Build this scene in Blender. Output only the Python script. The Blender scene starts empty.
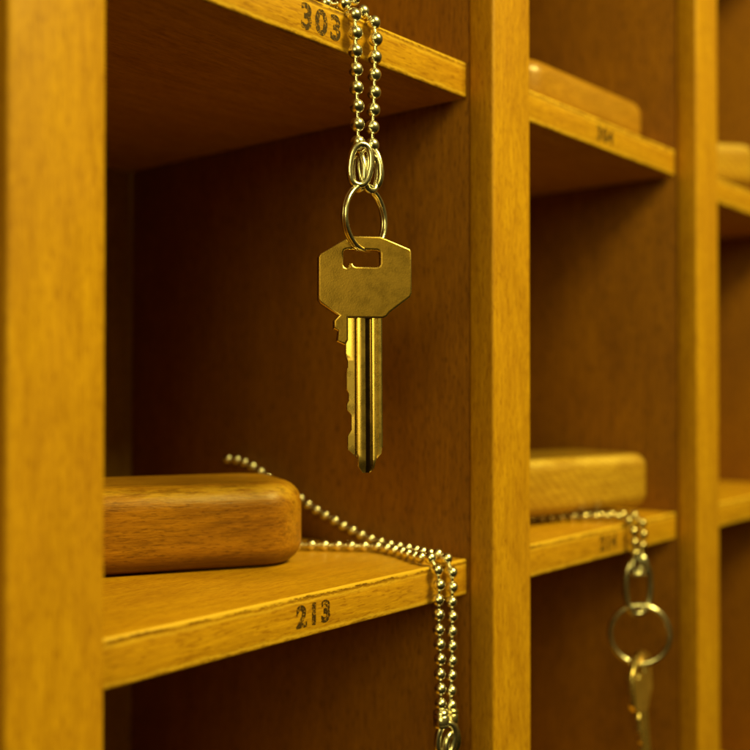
import bpy, bmesh, math, random
from mathutils import Vector, Matrix
random.seed(4)
S=0.001
scene=bpy.context.scene
col=scene.collection
scene.view_settings.view_transform='Standard'
scene.view_settings.look='None'
scene.view_settings.exposure=0

# ---------------------------------------------------------------- materials
def new_mat(name):
    m=bpy.data.materials.new(name); m.use_nodes=True
    nt=m.node_tree
    for n in list(nt.nodes): nt.nodes.remove(n)
    out=nt.nodes.new('ShaderNodeOutputMaterial')
    b=nt.nodes.new('ShaderNodeBsdfPrincipled')
    nt.links.new(b.outputs[0],out.inputs[0])
    return m,nt,b,out
def ramp(nt,src,stops,interp='LINEAR'):
    r=nt.nodes.new('ShaderNodeValToRGB'); r.color_ramp.interpolation=interp
    els=r.color_ramp.elements
    while len(els)<len(stops): els.new(0.5)
    for e,(p,c) in zip(els,stops):
        e.position=p; e.color=(c[0],c[1],c[2],1) if hasattr(c,'__len__') else (c,c,c,1)
    nt.links.new(src,r.inputs[0]); return r.outputs[0]
def mix(nt,fac,a,b,mode='MIX'):
    n=nt.nodes.new('ShaderNodeMix'); n.data_type='RGBA'; n.blend_type=mode
    for sock,v in ((n.inputs[0],fac),(n.inputs[6],a),(n.inputs[7],b)):
        if isinstance(v,bpy.types.NodeSocket): nt.links.new(v,sock)
        elif hasattr(v,'__len__'): sock.default_value=(v[0],v[1],v[2],1)
        else: sock.default_value=v
    return n.outputs[2]
def math_n(nt,op,a,b=0.0,c=None):
    n=nt.nodes.new('ShaderNodeMath'); n.operation=op
    vs=[a,b]+([c] if c is not None else [])
    for i,v in enumerate(vs):
        if isinstance(v,bpy.types.NodeSocket): nt.links.new(v,n.inputs[i])
        else: n.inputs[i].default_value=v
    return n.outputs[0]
def noise(nt,vec,scale,detail=4,rough=0.55,dist=0.0):
    n=nt.nodes.new('ShaderNodeTexNoise')
    n.inputs['Scale'].default_value=scale; n.inputs['Detail'].default_value=detail
    n.inputs['Roughness'].default_value=rough; n.inputs['Distortion'].default_value=dist
    nt.links.new(vec,n.inputs['Vector']); return n.outputs[0]
def stretched(nt,src,sc):
    mp=nt.nodes.new('ShaderNodeMapping'); mp.inputs['Scale'].default_value=sc
    nt.links.new(src,mp.inputs['Vector']); return mp.outputs[0]

def wood(name,light,mid,dark,axis,rough=0.42,edge=None,fleck=0.6,bump=0.25,coat=0.0,scuff_glint=None,cross=0.0,coatr=0.2,wear=1.0,ringw=0.26,fk=(420,2300)):
    m,nt,b,out=new_mat(name)
    tc=nt.nodes.new('ShaderNodeTexCoord'); oi=nt.nodes.new('ShaderNodeObjectInfo')
    off=nt.nodes.new('ShaderNodeVectorMath'); off.operation='SCALE'
    off.inputs[0].default_value=(1.3,2.1,0.7); nt.links.new(oi.outputs['Random'],off.inputs['Scale'])
    add=nt.nodes.new('ShaderNodeVectorMath'); add.operation='ADD'
    nt.links.new(tc.outputs['Object'],add.inputs[0]); nt.links.new(off.outputs[0],add.inputs[1])
    P=add.outputs[0]
    def ax(al,ac):
        v=[ac,ac,ac]; v[axis]=al; return tuple(v)
    fig=noise(nt,stretched(nt,P,ax(6,42)),1.0,2,0.5,0.8)
    rings=math_n(nt,'FRACT',math_n(nt,'MULTIPLY',fig,9.0))
    rings=ramp(nt,rings,[(0,ringw),(0.7,0.0),(0.93,ringw*0.7),(1,ringw)])
    fine=noise(nt,stretched(nt,P,ax(110,1150)),1.0,3,0.65)
    flk=noise(nt,stretched(nt,P,ax(*fk)),1.0,1,0.5)
    grime=noise(nt,stretched(nt,P,ax(25,60)),1.0,3,0.6)
    c=mix(nt,ramp(nt,grime,[(0.35,0.0),(0.65,0.9)]),light,mid)
    c=mix(nt,rings,c,dark)
    c=mix(nt,ramp(nt,fine,[(0.36,0.34),(0.60,0.0)]),c,dark)
    c=mix(nt,ramp(nt,flk,[(0.58,0.0),(0.68,fleck)]),c,dark)
    c=mix(nt,ramp(nt,flk,[(0.30,0.22),(0.38,0.0)]),c,[min(1,x*1.4) for x in light])
    if edge:   # rubbed and chipped arrises along the front edge (local z=0 is the top)
        sp=nt.nodes.new('ShaderNodeSeparateXYZ'); nt.links.new(tc.outputs['Object'],sp.inputs[0])
        w=noise(nt,stretched(nt,P,(170,170,500)),1.0,4,0.8)
        zz=math_n(nt,'MULTIPLY',sp.outputs[2],-1000.0)
        zz=math_n(nt,'ADD',zz,math_n(nt,'MULTIPLY',math_n(nt,'SUBTRACT',w,0.5),2.4))
        rel=math_n(nt,'DIVIDE',zz,edge)
        front=math_n(nt,'LESS_THAN',sp.outputs[1],0.0007)
        gate=ramp(nt,w,[(0.38,0.1),(0.58,0.85)])
        top=ramp(nt,rel,[(0.05,0.0),(0.08,1.0),(0.12,0.8),(0.16,0.0),(0.91,0.0),(0.97,0.7)])
        pale=ramp(nt,rel,[(0.0,0.75),(0.06,0.6),(0.09,0.0),(0.13,0.0),(0.17,0.45),(0.24,0.0),(0.84,0.0),(0.90,0.6),(0.95,0.2)])
        c=mix(nt,math_n(nt,'MULTIPLY',pale,front),c,(0.80,0.52,0.05))
        c=mix(nt,math_n(nt,'MULTIPLY',math_n(nt,'MULTIPLY',top,front),gate),c,(0.08,0.028,0.002))
    if scuff_glint:  # paler arrises in patches: rubbed on orange fob, painted lamp highlight on varnished
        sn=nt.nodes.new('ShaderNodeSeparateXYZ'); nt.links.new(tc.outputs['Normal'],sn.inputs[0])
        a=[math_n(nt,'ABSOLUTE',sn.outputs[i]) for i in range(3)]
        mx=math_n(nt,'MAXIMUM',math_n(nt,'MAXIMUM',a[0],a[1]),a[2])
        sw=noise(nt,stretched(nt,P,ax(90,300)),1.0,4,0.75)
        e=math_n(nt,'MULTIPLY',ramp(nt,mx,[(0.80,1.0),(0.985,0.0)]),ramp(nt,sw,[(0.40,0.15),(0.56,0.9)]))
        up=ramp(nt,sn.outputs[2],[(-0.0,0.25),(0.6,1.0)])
        c=mix(nt,math_n(nt,'MULTIPLY',e,up),c,scuff_glint)
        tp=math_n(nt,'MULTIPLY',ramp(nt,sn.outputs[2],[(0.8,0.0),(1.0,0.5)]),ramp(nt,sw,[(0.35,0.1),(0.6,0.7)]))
        c=mix(nt,tp,c,scuff_glint)
        dk=noise(nt,stretched(nt,P,ax(80,520)),1.0,4,0.8)
        c=mix(nt,ramp(nt,dk,[(0.50,0.0),(0.64,0.7*wear)]),c,[x*0.6 for x in dark])
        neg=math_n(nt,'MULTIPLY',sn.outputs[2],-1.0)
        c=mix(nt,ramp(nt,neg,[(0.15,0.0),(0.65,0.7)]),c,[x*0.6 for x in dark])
    if cross:  # faint cross-cut ripple as on planed, varnished fobs
        wv=nt.nodes.new('ShaderNodeTexWave'); wv.inputs['Scale'].default_value=150; wv.inputs['Distortion'].default_value=2.5
        wv.inputs['Detail'].default_value=1; wv.bands_direction='DIAGONAL'; nt.links.new(P,wv.inputs['Vector'])
        c=mix(nt,math_n(nt,'MULTIPLY',wv.outputs[1],cross),c,dark)
    nt.links.new(c,b.inputs['Base Color'])
    rr=ramp(nt,grime,[(0.3,rough-0.07),(0.7,rough+0.12)]); nt.links.new(rr,b.inputs['Roughness'])
    b.inputs['Coat Weight'].default_value=coat; b.inputs['Coat Roughness'].default_value=coatr
    b.inputs['Specular IOR Level'].default_value=0.3
    bp=nt.nodes.new('ShaderNodeBump'); bp.inputs['Strength'].default_value=bump; bp.inputs['Distance'].default_value=0.0003
    nt.links.new(fine,bp.inputs['Height']); nt.links.new(bp.outputs[0],b.inputs['Normal'])
    return m

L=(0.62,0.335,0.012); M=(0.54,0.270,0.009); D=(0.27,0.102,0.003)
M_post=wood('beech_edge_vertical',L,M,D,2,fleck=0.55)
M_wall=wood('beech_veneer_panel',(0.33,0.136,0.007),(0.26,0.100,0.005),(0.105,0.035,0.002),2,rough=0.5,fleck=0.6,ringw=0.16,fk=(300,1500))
M_shelf=wood('beech_shelf',L,M,D,0,edge=10.0,bump=0.35,fleck=0.55)
M_back=wood('beech_back',(0.42,0.25,0.022),(0.34,0.19,0.016),(0.17,0.08,0.007),2,rough=0.6)
M_red=wood('worn_orange_fob',(0.48,0.215,0.012),(0.38,0.150,0.009),(0.13,0.042,0.003),0,rough=0.38,coat=0.2,coatr=0.3,fleck=0.5,bump=0.6,scuff_glint=(0.60,0.34,0.025),wear=0.65)
M_yel=wood('varnished_fob',(0.64,0.40,0.04),(0.54,0.31,0.025),(0.26,0.11,0.008),0,rough=0.28,coat=1.0,fleck=0.5,cross=0.34,coatr=0.14,scuff_glint=(0.86,0.62,0.14),wear=0.2)  # pale edge colour paints in the lamp's highlight along the upper arrises
M_pale=wood('plain_pale_fob',(0.52,0.28,0.022),(0.44,0.21,0.014),(0.22,0.09,0.007),0,rough=0.34,coat=0.5,fleck=0.5,coatr=0.18)

def metal(name,colr,rough,dirt=0.3,dirtcol=(0.10,0.06,0.02),bump=0.08,sc=600):
    m,nt,b,out=new_mat(name)
    tc=nt.nodes.new('ShaderNodeTexCoord'); P=tc.outputs['Object']
    n1=noise(nt,P,sc,3,0.7); n2=noise(nt,P,2600,2,0.6)
    c=mix(nt,ramp(nt,n1,[(0.52,0.0),(0.75,dirt)]),colr,dirtcol)
    c=mix(nt,ramp(nt,n2,[(0.60,0.0),(0.72,dirt)]),c,dirtcol)
    nt.links.new(c,b.inputs['Base Color']); b.inputs['Metallic'].default_value=1.0
    nt.links.new(ramp(nt,n1,[(0.35,rough-0.03),(0.7,rough+0.06)]),b.inputs['Roughness'])
    bp=nt.nodes.new('ShaderNodeBump'); bp.inputs['Strength'].default_value=bump; bp.inputs['Distance'].default_value=0.0001
    nt.links.new(n2,bp.inputs['Height']); nt.links.new(bp.outputs[0],b.inputs['Normal'])
    return m
M_key=metal('dull_brass_bow',(0.36,0.225,0.052),0.35,0.30,(0.16,0.09,0.02),bump=0.25,sc=300)
M_rim=metal('pale_brass_rim',(0.90,0.72,0.32),0.26,0.15,(0.3,0.2,0.06),bump=0.05,sc=400)  # paler, smoother brass for bow rim, blade chamfers and cuts
M_blade=metal('bright_brass_blade',(0.70,0.50,0.17),0.27,0.16,(0.3,0.2,0.05),bump=0.08,sc=300)
M_gold=metal('wood_reflection_brass',(1.0,0.66,0.20),0.44,0.05,(0.5,0.3,0.06),bump=0.05,sc=220)  # reflection of the orange wood put into this key's base colour
M_groove=metal('dark_reflection_groove',(0.10,0.06,0.016),0.18,0.15,(0.4,0.28,0.08),bump=0.02,sc=200)  # near-black reflection painted into the groove colour, paler specks over it
M_bead=metal('nickel_beads',(0.97,0.94,0.84),0.24,0.18)
M_bead_shade=metal('shaded_beads',(0.62,0.53,0.32),0.24,0.30)  # darker bead metal: shade under the fobs painted into the colour
M_ring=metal('nickel_ring',(0.93,0.89,0.75),0.22,0.25)
M_dark=metal('tarnished_link',(0.55,0.48,0.30),0.25,0.40)

def ink():
    m,nt,b,out=new_mat('worn_stamp_ink')
    tc=nt.nodes.new('ShaderNodeTexCoord')
    n=noise(nt,tc.outputs['Object'],420.0,5,0.9)
    n2=noise(nt,tc.outputs['Object'],1600.0,2,0.7)
    nn=math_n(nt,'ADD',math_n(nt,'MULTIPLY',n,0.65),math_n(nt,'MULTIPLY',n2,0.35))
    b.inputs['Base Color'].default_value=(0.055,0.026,0.005,1); b.inputs['Roughness'].default_value=0.6
    tr=nt.nodes.new('ShaderNodeBsdfTransparent'); ms=nt.nodes.new('ShaderNodeMixShader')
    nt.links.new(ramp(nt,nn,[(0.44,0.04),(0.50,0.48),(0.56,0.80)]),ms.inputs[0])
    nt.links.new(tr.outputs[0],ms.inputs[1]); nt.links.new(b.outputs[0],ms.inputs[2])
    nt.links.new(ms.outputs[0],out.inputs[0]); return m
M_ink=ink()

# ---------------------------------------------------------------- mesh helpers (millimetres in)
def finish(name,verts,faces,mat,loc=(0,0,0),rot=(0,0,0),parent=None,smooth=True,angle=40):
    me=bpy.data.meshes.new(name)
    me.from_pydata([tuple(c*S for c in v) for v in verts],[],faces)
    bm=bmesh.new(); bm.from_mesh(me)
    bmesh.ops.remove_doubles(bm,verts=bm.verts,dist=1e-7)
    bmesh.ops.recalc_face_normals(bm,faces=bm.faces)
    bm.to_mesh(me); bm.free()
    return place(name,me,mat,loc,rot,parent,smooth,angle)
def place(name,me,mat,loc=(0,0,0),rot=(0,0,0),parent=None,smooth=True,angle=40):
    if mat: me.materials.clear(); me.materials.append(mat)
    if smooth:
        me.polygons.foreach_set('use_smooth',[True]*len(me.polygons)); me.set_sharp_from_angle(angle=math.radians(angle))
    ob=bpy.data.objects.new(name,me); col.objects.link(ob)
    ob.location=Vector(loc)*S; ob.rotation_euler=rot
    if parent: ob.parent=parent
    return ob
def box(name,lo,hi,mat,origin,parent=None,bev=0.7,seg=3):
    bm=bmesh.new(); bmesh.ops.create_cube(bm,size=1)
    for v in bm.verts:
        for i in range(3):
            v.co[i]=((lo[i]+hi[i])/2+v.co[i]*(hi[i]-lo[i])-origin[i])*S
    if bev: bmesh.ops.bevel(bm,geom=bm.edges[:],offset=bev*S,segments=seg,profile=0.5,affect='EDGES')
    me=bpy.data.meshes.new(name); bm.to_mesh(me); bm.free()
    return place(name,me,mat,origin,(0,0,0),parent,True,35)
def tube_geo(pts,r,closed=False,n=12,V=None,F=None):
    V=[] if V is None else V; F=[] if F is None else F
    pts=[Vector(p) for p in pts]; N=len(pts); base=len(V)
    R=r if hasattr(r,'__len__') else [r]*N
    T=[]
    for i in range(N):
        if closed: t=pts[(i+1)%N]-pts[i-1]
        else: t=pts[min(i+1,N-1)]-pts[max(i-1,0)]
        T.append(t.normalized())
    u=T[0].orthogonal().normalized()
    for i in range(N):
        if i>0:
            u=(u-T[i]*u.dot(T[i])).normalized()
        w=T[i].cross(u)
        for k in range(n):
            a=2*math.pi*k/n
            V.append(tuple(pts[i]+u*(R[i]*math.cos(a))+w*(R[i]*math.sin(a))))
    M_=N if closed else N-1
    sh=0
    if closed:
        u2=(u-T[0]*u.dot(T[0])).normalized(); w0=T[0].cross(T[0].orthogonal().normalized()); u0=T[0].orthogonal().normalized()
        sh=round(math.atan2(u2.dot(w0),u2.dot(u0))/(2*math.pi)*n)
    for i in range(M_):
        j=(i+1)%N; s=sh if (closed and i==N-1) else 0
        for k in range(n):
            F.append((base+i*n+k,base+i*n+(k+1)%n,base+j*n+(k+1+s)%n,base+j*n+(k+s)%n))
    if not closed:
        F.append(tuple(base+k for k in range(n))); F.append(tuple(base+(N-1)*n+k for k in range(n)))
    return V,F
def sphere_geo(c,r,V,F,ns=18,nr=11):
    b=len(V); V.append((c[0],c[1],c[2]+r))
    for i in range(1,nr):
        th=math.pi*i/nr
        for k in range(ns):
            a=2*math.pi*k/ns
            V.append((c[0]+r*math.sin(th)*math.cos(a),c[1]+r*math.sin(th)*math.sin(a),c[2]+r*math.cos(th)))
    V.append((c[0],c[1],c[2]-r)); e=len(V)-1
    for k in range(ns):
        F.append((b,b+1+k,b+1+(k+1)%ns)); F.append((e,b+1+(nr-2)*ns+(k+1)%ns,b+1+(nr-2)*ns+k))
    for i in range(nr-2):
        for k in range(ns):
            a0=b+1+i*ns; a1=a0+ns
            F.append((a0+k,a1+k,a1+(k+1)%ns,a0+(k+1)%ns))
def spline(pts,sub=24):
    P=[Vector(p) for p in pts]; P=[P[0]*2-P[1]]+P+[P[-1]*2-P[-2]]
    out=[]
    for i in range(1,len(P)-2):
        for s in range(sub):
            t=s/sub; a,b,c,d=P[i-1],P[i],P[i+1],P[i+2]
            out.append(0.5*((2*b)+(c-a)*t+(2*a-5*b+4*c-d)*t*t+(3*b-a-3*c+d)*t**3))
    out.append(P[-2]); return out
def bead_positions(path,step,start=0.0):
    cum=[0.0]
    for a,b in zip(path[:-1],path[1:]): cum.append(cum[-1]+(b-a).length)
    out=[]; s=start; i=0
    while s<=cum[-1]:
        while cum[i+1]<s: i+=1
        t=(s-cum[i])/max(cum[i+1]-cum[i],1e-9); out.append(path[i].lerp(path[i+1],t)); s+=step
    return out
def chain(name,strands,r=1.62,step=4.35,label='',mat=None):
    V=[];F=[]
    for pts,st in strands:
        path=spline(pts); bs=bead_positions(path,step,st)
        bs=[p+Vector((random.uniform(-.15,.15),random.uniform(-.08,.08),0)) for p in bs]
        for q in bs: sphere_geo(q,r,V,F)
        bs.append(path[-1])
        for a,b in zip(bs[:-1],bs[1:]):
            if (a-b).length>0.05: tube_geo([a,b],0.5,False,8,V,F)
    org=Vector(strands[0][0][0])
    ob=finish(name,[tuple(Vector(v)-org) for v in V],F,mat or M_bead,loc=org,angle=60)
    ob['label']=label; ob['category']='ball chain'; ob['group']='ball chains of the room keys'
    return ob,org
def racetrack(w,h,n=14):
    pts=[]
    for k in range(2*n+4):
        a=2*math.pi*k/(2*n+4); c,s=math.cos(a),math.sin(a)
        pts.append((w/2*math.copysign(abs(c)**0.85,c),0,h/2*math.copysign(abs(s)**0.85,s)))
    return pts
def link(parent,org,centre,w,h,yaw,r=0.55,tilt=0.0,mat=None):
    V,F=tube_geo(racetrack(w,h),r,True,10)
    return finish('end_link',V,F,mat or M_ring,loc=Vector(centre)-Vector(org),rot=(0,tilt,yaw),parent=parent,angle=70)
def coupling(parent,org,top,length,r,mat,tilt=0.0):
    q=length/7.5
    zs=[0,-.25,-.7,-1.3,-1.6,-1.9,-length+1.9*q,-length+1.6*q,-length+1.3*q,-length+.6*q,-length+.2*q,-length]
    rs=[.5,.75,.98,1.0,.84,1.0,1.0,.84,1.0,.95,.7,.4]
    V,F=tube_geo([(0,0,z) for z in zs],[r*x for x in rs],False,18)
    return finish('coupling',V,F,mat,loc=Vector(top)-Vector(org),rot=(0,tilt,0),parent=parent,angle=50)
def split_ring(loc,R,yaw,label,r=0.5,tilt=0.0):
    V=[];F=[];pts=[];n=150
    for i in range(n+1):
        a=2*math.pi*2.05*i/n
        s=(i/n-0.5)*2
        pts.append((R*math.cos(a+1.2),s*r*1.05,R*math.sin(a+1.2)))
    tube_geo(pts,r,False,10,V,F)
    ob=finish('split_ring',V,F,M_ring,loc=loc,rot=(0,tilt,yaw),angle=70)
    ob['label']=label; ob['category']='key ring'; ob['group']='split rings on the chains'
    return ob

# ---------------------------------------------------------------- cabinet
cab=bpy.data.objects.new('pigeonhole_cabinet',None); col.objects.link(cab)
cab['label']='orange beech wood pigeonhole key cabinet with stamped shelf numbers'; cab['category']='cabinet'
ZL,ZH=-262,262
posts=[(-53,-34),(91.6,111.2),(237.4,256.7),(376.2,396.7),(520,540)]
FY=157.0; SY=165.2; BY=319.5
for a,b in posts:
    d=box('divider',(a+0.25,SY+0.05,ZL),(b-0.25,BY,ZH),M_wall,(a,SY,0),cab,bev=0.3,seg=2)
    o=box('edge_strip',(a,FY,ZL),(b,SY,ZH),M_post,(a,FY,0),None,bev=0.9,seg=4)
    o.location=(0,(FY-SY)*S,0); o.parent=d
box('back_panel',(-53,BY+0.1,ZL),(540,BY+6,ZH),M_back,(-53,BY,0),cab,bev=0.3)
tops=[230.0,91.2,-47.6,-186.4]
numbers={(1,1):('303',177.2,8.2,.26),(1,2):('213',174.8,6.7,.31),(2,1):('304',319.0,6.8,.30),(2,2):('214',320.5,6.8,.30)}
for ci in range(4):
    x0=posts[ci][1]; x1=posts[ci+1][0]
    for ri,zt in enumerate(tops):
        th=10.0
        if ci==3 and ri==1: zt=87.2; th=10.5
        s=box('shelf',(x0-0.2,SY+0.4,zt-th),(x1-0.55,BY,zt),M_shelf,(x0,SY+0.4,zt),cab,bev=0.55,seg=3)
        if (ci,ri) in numbers:
            t,cx,size,offs=numbers[(ci,ri)]
            cu=bpy.data.curves.new('num','FONT'); cu.body=t; cu.size=size*S; cu.extrude=0.04*S; cu.offset=offs*S
            cu.align_x='CENTER'; cu.align_y='CENTER'; cu.space_character=1.22
            tmp=bpy.data.objects.new('tmp',cu); col.objects.link(tmp)
            bpy.context.view_layer.update()
            me=bpy.data.meshes.new_from_object(tmp.evaluated_get(bpy.context.evaluated_depsgraph_get()))
            bpy.data.objects.remove(tmp)
            place('stamped_number',me,M_ink,(cx-x0,-0.07,-5.2),(math.radians(90),0,0),s,False)

# ---------------------------------------------------------------- wooden fobs
def fob(loc,yaw,dims,mat,label,tilt=0.0,R=9.0,r=6.0):
    l,w,h=dims; V=[];F=[]; rings=[]
    prof=[]
    ns=8
    for i in range(ns+1):
        ph=-math.pi/2+math.pi/2*i/ns; prof.append((r*(1-math.cos(ph)),-(h/2-r)+r*math.sin(ph)))
    for i in range(ns+1):
        ph=math.pi/2*i/ns; prof.append((r*(1-math.cos(ph)),(h/2-r)+r*math.sin(ph)))
    prof=[(prof[0][0]+1.0,prof[0][1])]+prof+[(prof[-1][0]+1.0,prof[-1][1])]
    nc=8
    for ins,z in prof:
        rr=max(R-ins,0.8); ring=[]
        for qx,qy,a0 in ((1,1,0),(-1,1,90),(-1,-1,180),(1,-1,270)):
            cx=qx*(l/2-ins-rr); cy=qy*(w/2-ins-rr)
            for k in range(nc+1):
                a=math.radians(a0+90*k/nc); ring.append((cx+rr*math.cos(a),cy+rr*math.sin(a),z+h/2))
        rings.append(ring)
    n=len(rings[0])
    for rg in rings: V+=rg
    for i in range(len(rings)-1):
        for k in range(n): F.append((i*n+k,i*n+(k+1)%n,(i+1)*n+(k+1)%n,(i+1)*n+k))
    F.append(tuple(range(n))); F.append(tuple((len(rings)-1)*n+k for k in range(n)))
    ob=finish('wooden_key_fob',V,F,mat,loc=loc,rot=(0,tilt,math.radians(yaw)),angle=60)
    ob['label']=label; ob['category']='wooden key fob'; ob['group']='wooden key fobs in the pigeonholes'
    return ob
def fob_at(C,yaw,dims,z,mat,label,**k):
    a=math.radians(yaw); X=Vector((math.cos(a),math.sin(a))); W=Vector((-math.sin(a),math.cos(a)))
    c=Vector(C)-X*dims[0]/2+W*dims[1]/2
    return fob((c.x,c.y,z),yaw,dims,mat,label,**k)
fob_at((200,189.5),-29,(85,41,22.5),-47.55,M_red,'worn orange-brown wooden key fob lying on shelf 213',R=13,r=6.6)
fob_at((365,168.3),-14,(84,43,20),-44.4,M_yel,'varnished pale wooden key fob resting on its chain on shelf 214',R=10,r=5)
fob_at((370,173),-1.5,(84,45,17.5),91.9,M_pale,'pale rounded wooden key fob lying on shelf 304',R=10,r=6)
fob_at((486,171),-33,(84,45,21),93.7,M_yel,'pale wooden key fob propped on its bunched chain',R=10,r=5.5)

# ---------------------------------------------------------------- keys
K=0.243
def kp(px,py): return ((px-365)*K,(237-py)*K)
outline=[(346,239.5),(353,237),(380,237),(386,239),(410,248.5),(411.5,251),(411.5,293),(410,297),(389,313),(386,317),(382,319),
 (347,319),(347,341),(344,346),(336,342.5),(337.5,332),(333,330),(333,322),(338,317),(320,305),(317.5,301),(317.5,259),(319.5,255.5)]
hole=[(342.5,254),(343.6,251.6),(346,250.5),(376.5,250.5),(379,251.6),(380,254),(380,264),(379,266.8),(376.5,268),(355,268),(352.8,267),(351.5,264.5),(349,264.5),(348,268),(346,269.5),(343.6,268.6),(342.5,266)]
cu=bpy.data.curves.new('k','CURVE'); cu.dimensions='2D'; cu.fill_mode='BOTH'; cu.extrude=0.75*S; cu.bevel_depth=0.50*S; cu.bevel_resolution=3; cu.offset=-0.42*S
for ptsl in (outline,hole):
    sp=cu.splines.new('POLY'); sp.points.add(len(ptsl)-1)
    for p,(a,b) in zip(sp.points,ptsl):
        x,z=kp(a,b); p.co=(x*S,z*S,0,1)
    sp.use_cyclic_u=True
tmp=bpy.data.objects.new('tmp',cu); col.objects.link(tmp); bpy.context.view_layer.update()
me_bow=bpy.data.meshes.new_from_object(tmp.evaluated_get(bpy.context.evaluated_depsgraph_get()))
bpy.data.objects.remove(tmp)
me_bow.transform(Matrix.Rotation(math.radians(90),4,'X'))
def interp(tab,v):
    if v<=tab[0][0]: return tab[0][1]
    for (a,b),(c,d) in zip(tab[:-1],tab[1:]):
        if v<=c: return b+(d-b)*(v-a)/(c-a)
    return tab[-1][1]
left=[(314,345.0),(358,345.0),(362,347.2),(368,347.2),(372,345.3),(390,345.3),(394,348),(401,348),(405,346),(410,346),(415,350.5),(430,350.5),(436,347.0),(449,347.0),(454,352.5),(458,356.5),(466,357.5),(470,360),(472,361.5)]
right=[(314,381.5),(446,381.5),(453,380),(459,374.5),(467,373.0),(470,371),(472,368.5)]
profF=[(345,.55),(346.2,.68),(353.4,.76),(354.3,.40),(355.3,.40),(356.0,.86),(357.2,1.0),(363.0,1.0),(364.2,.90),(364.9,.2),(366.2,.10),(369.2,.06),(370.8,.16),(371.4,.92),(372.4,1.0),(375.1,.98),(375.8,.75),(376.5,.75),(377.3,.98),(380.2,1.0),(381.5,.70)]
V=[];F=[]
rows=sorted(set([r_[0] for r_ in left]+[r_[0] for r_ in right]+list(range(314,472,4))))
nc=len(profF)
for y in rows:
    l_=interp(left,y); r_=interp(right,y); fade=1.0 if y<462 else max(0.45,1-(y-462)/16)
    for s in (-1,1):
        for (x,t) in profF:
            xx=min(max(x,l_),r_); X_,Z_=kp(xx,y); V.append((X_,s*t*fade,Z_))
for i in range(len(rows)-1):
    a=i*2*nc; b=a+2*nc
    for k in range(nc-1):
        F.append((a+k,a+k+1,b+k+1,b+k)); F.append((a+nc+k+1,a+nc+k,b+nc+k,b+nc+k+1))
    F.append((a+nc,a,b,b+nc)); F.append((a+nc-1,a+2*nc-1,b+2*nc-1,b+nc-1))
for a in (0,(len(rows)-1)*2*nc):
    for k in range(nc-1): F.append((a+k,a+k+1,a+nc+k+1,a+nc+k))
def key(loc,rot,label,face=None,blade=None):
    e=bpy.data.objects.new('door_key',None); col.objects.link(e); e.location=Vector(loc)*S; e.rotation_euler=rot
    e['label']=label; e['category']='key'; e['group']='brass door keys on the chains'
    bo=place('bow',me_bow.copy(),face or M_key,parent=e,angle=30)
    bo.data.materials.append(M_rim)
    for p in bo.data.polygons: p.material_index=1 if abs(p.normal.y)<0.97 else 0
    bl=finish('blade',V,F,blade or M_blade,parent=e,angle=26)
    bl.data.materials.append(M_groove); bl.data.materials.append(M_rim)
    for p in bl.data.polygons:      # dark reflection painted into milled grooves, paler brass on chamfers and cuts
        x=p.center.x/(K*S)+365
        if 354.2<x<355.3 or 364.9<x<370.9: p.material_index=1
        elif abs(p.normal.y)<0.85: p.material_index=2
        else: p.material_index=0
    return e
yawcam=math.radians(-49.94)
key((190.0,163.0,36.7),(math.radians(-3.5),math.radians(0.3),yawcam+math.radians(10)),'flat brass cylinder key with angular bow hanging from shelf 303')
split_ring((190.0,163.0,41.3),7.9,yawcam+math.radians(52),'thin steel split ring holding a hanging brass key',r=0.65)

# chain over shelf 303
c1,o1=chain('ball_chain',[
 ([(150,205,93.1),(165,190,93.1),(180,173,93.1),(185,166.4,93.3),(186.4,163.3,90),(186.5,163.1,80),(187.6,163.1,57.5)],0.0),
 ([(158,208,93.1),(176,188,93.1),(189,173,93.1),(193,166.6,93.5),(194.0,163.3,89.5),(193.9,163.1,80),(192.6,163.1,57.4)],1.8),
 ([(172,190,93.1),(181,177,93.1),(186.5,170,93.7),(188,166.6,95.6),(187.2,162.8,93.8)],0.0)],
 label='nickel ball chain hanging double over the edge of shelf 303',r=1.82,step=4.4)
for c_,w_,h_,y_,t_ in (((187.2,162.0,53.8),5.2,10.0,yawcam+0.35,0.14),((188.6,164.0,52.6),4.8,9.0,yawcam-0.9,-0.12),
                    ((192.6,163.6,54.0),5.4,10.0,yawcam-0.3,-0.14),((191.2,162.0,52.2),5.0,8.5,yawcam+0.9,0.14)):
    link(c1,o1,c_,w_,h_,y_,tilt=t_,r=0.85)

# chain over shelf 213
c2,o2=chain('ball_chain',[
 ([(234.6,262,-23.9),(234.9,256,-24.3),(235,250,-26.0),(235,242,-29.6),(235,233,-33.0),(235,224,-37.0),(235,209,-42.3),(234,195,-45.4),(232,182,-45.9),(228,172,-45.8),(226,165.5,-45.5),(226,163.1,-50),(226,163.1,-60),(225.6,163.1,-86)],0),
 ([(200,225,-45.9),(212,216,-45.9),(218,210,-45.9),(225,199,-45.9),(229,192,-45.9),(226,180,-45.9),(221.5,171,-45.8),(220,165.5,-45.5),(220,163.1,-50),(220,163.1,-60),(221.2,163.1,-86)],1.5)],
 label='nickel ball chain trailing across shelf 213 and over its edge',r=1.62,step=3.95)
coupling(c2,o2,(221.2,163.2,-85.0),5.2,2.2,M_ring,-0.05)
coupling(c2,o2,(225.8,163.2,-85.6),5.2,2.2,M_dark,0.05)
link(c2,o2,(222.2,162.2,-93.0),5.0,8,yawcam+0.4,tilt=0.15,r=0.95,mat=M_ring)
link(c2,o2,(225.0,163.4,-93.2),5.0,8,yawcam-0.4,tilt=-0.15,r=0.95,mat=M_dark)
link(c2,o2,(223.6,161.8,-95.5),4.6,7,yawcam+0.9,tilt=0.1,r=0.95,mat=M_ring)
split_ring((223.3,163,-106.0),7.9,yawcam+0.7,'thin steel split ring below the chain of shelf 213')
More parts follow.
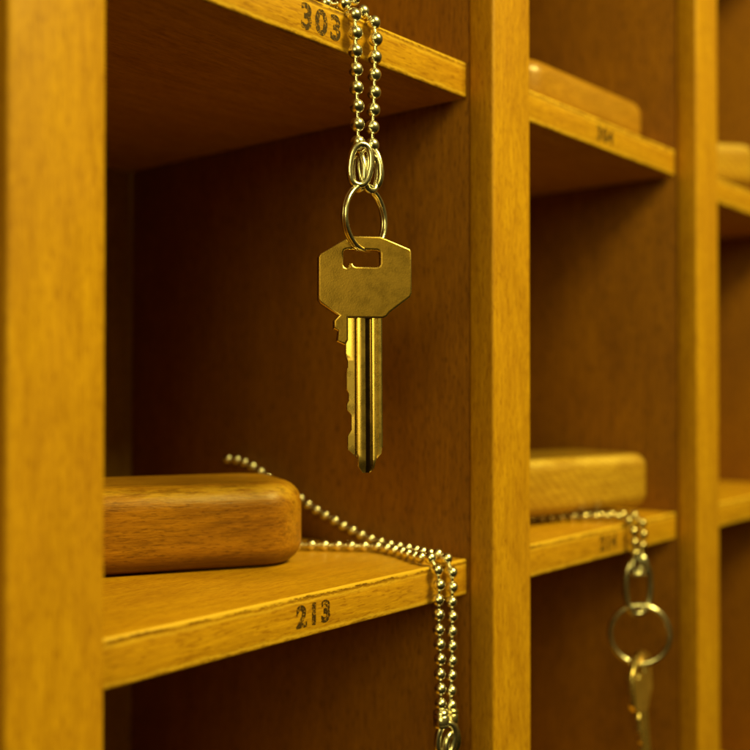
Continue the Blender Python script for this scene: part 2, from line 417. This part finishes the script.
key((223.3,163,-110.7),(0,0,yawcam-0.6),'flat brass key hanging from the chain of shelf 213')

# chain over shelf 214
c3,o3=chain('ball_chain',[
 ([(305,199,-46),(318,194.0,-46),(329,188.0,-46),(337,178,-46),(341,166,-45.5),(341.4,163.1,-49),(340.8,163,-54),(339.3,162.8,-61)],0),
 ([(290,200,-46),(305,195,-46),(318,189.5,-46),(329,180.5,-46),(332.6,166.5,-45.5),(333.2,163.1,-49),(333.8,162.6,-54),(335.2,162.6,-61)],1.2)],
 label='ball chain hanging double over the edge of shelf 214',r=1.7,step=4.0,mat=M_bead_shade)
link(c3,o3,(337.2,162.8,-69.8),9.5,19,yawcam+0.25,r=1.05)
link(c3,o3,(336.0,162.6,-62.3),4.6,6.5,yawcam+0.6,r=0.75,tilt=0.2)
link(c3,o3,(338.6,162.6,-62.3),4.6,6.5,yawcam-0.4,r=0.75,tilt=-0.2)
split_ring((337.6,162.4,-86.4),10.2,yawcam-0.15,'round steel split ring hanging below shelf 214',r=0.85)
key((336.0,162.4,-92.6),(math.radians(-4),0,yawcam+math.radians(60)),'brass key turned nearly edge on, hanging from shelf 214',face=M_gold,blade=M_gold)

# chain bunched under the fob of the unnumbered shelf, two beads high
c4,o4=chain('ball_chain',[([(420,200,88.9),(440,192,88.9),(452,187,88.9),(466,181,88.9),(484,178,88.9)],0),
 ([(430,200,92.0),(448,192,92.0),(460,186.5,92.0),(474,182.5,92.0),(492,180,92.0)],1.0)],label='ball chain bunched under a pale wooden fob',mat=M_bead_shade,r=1.6)

# ---------------------------------------------------------------- light
w=bpy.data.worlds.new('World'); scene.world=w; w.use_nodes=True; nt=w.node_tree
bg=nt.nodes['Background']; tc=nt.nodes.new('ShaderNodeTexCoord'); sp=nt.nodes.new('ShaderNodeSeparateXYZ')
nt.links.new(tc.outputs['Generated'],sp.inputs[0])
v=math_n(nt,'MULTIPLY_ADD',sp.outputs[2],0.5,0.5)
c=ramp(nt,v,[(0.25,(0.02,0.012,0.003)),(0.5,(0.10,0.068,0.014)),(0.8,(0.34,0.25,0.07))])
nt.links.new(c,bg.inputs[0]); bg.inputs[1].default_value=0.45
def area(name,loc,target,size,power,color):
    l=bpy.data.lights.new(name,'AREA'); l.shape='RECTANGLE'; l.size=size[0]; l.size_y=size[1]; l.energy=power; l.color=color
    o=bpy.data.objects.new(name,l); col.objects.link(o); o.location=Vector(loc)*S
    o.rotation_euler=(Vector(target)-Vector(loc)).to_track_quat('-Z','Y').to_euler()
    return o
warm=(1.0,0.81,0.18)
area('ceiling_lamp',(320,-520,720),(240,180,0),(0.42,0.3),14.8,warm)
area('left_fill',(-650,-400,330),(240,180,0),(0.4,0.4),3.1,warm)  # added fill light for the divider sides that face left

# ---------------------------------------------------------------- camera
cd=bpy.data.cameras.new('camera'); cam=bpy.data.objects.new('camera',cd); col.objects.link(cam)
cd.sensor_width=36; cd.lens=49.44; cd.clip_start=0.01; cd.clip_end=50
cam.rotation_euler=(math.radians(90.72),0,yawcam)
cd.dof.use_dof=True; cd.dof.focus_distance=0.250; cd.dof.aperture_fstop=9.0; cd.dof.aperture_blades=7
scene.camera=cam
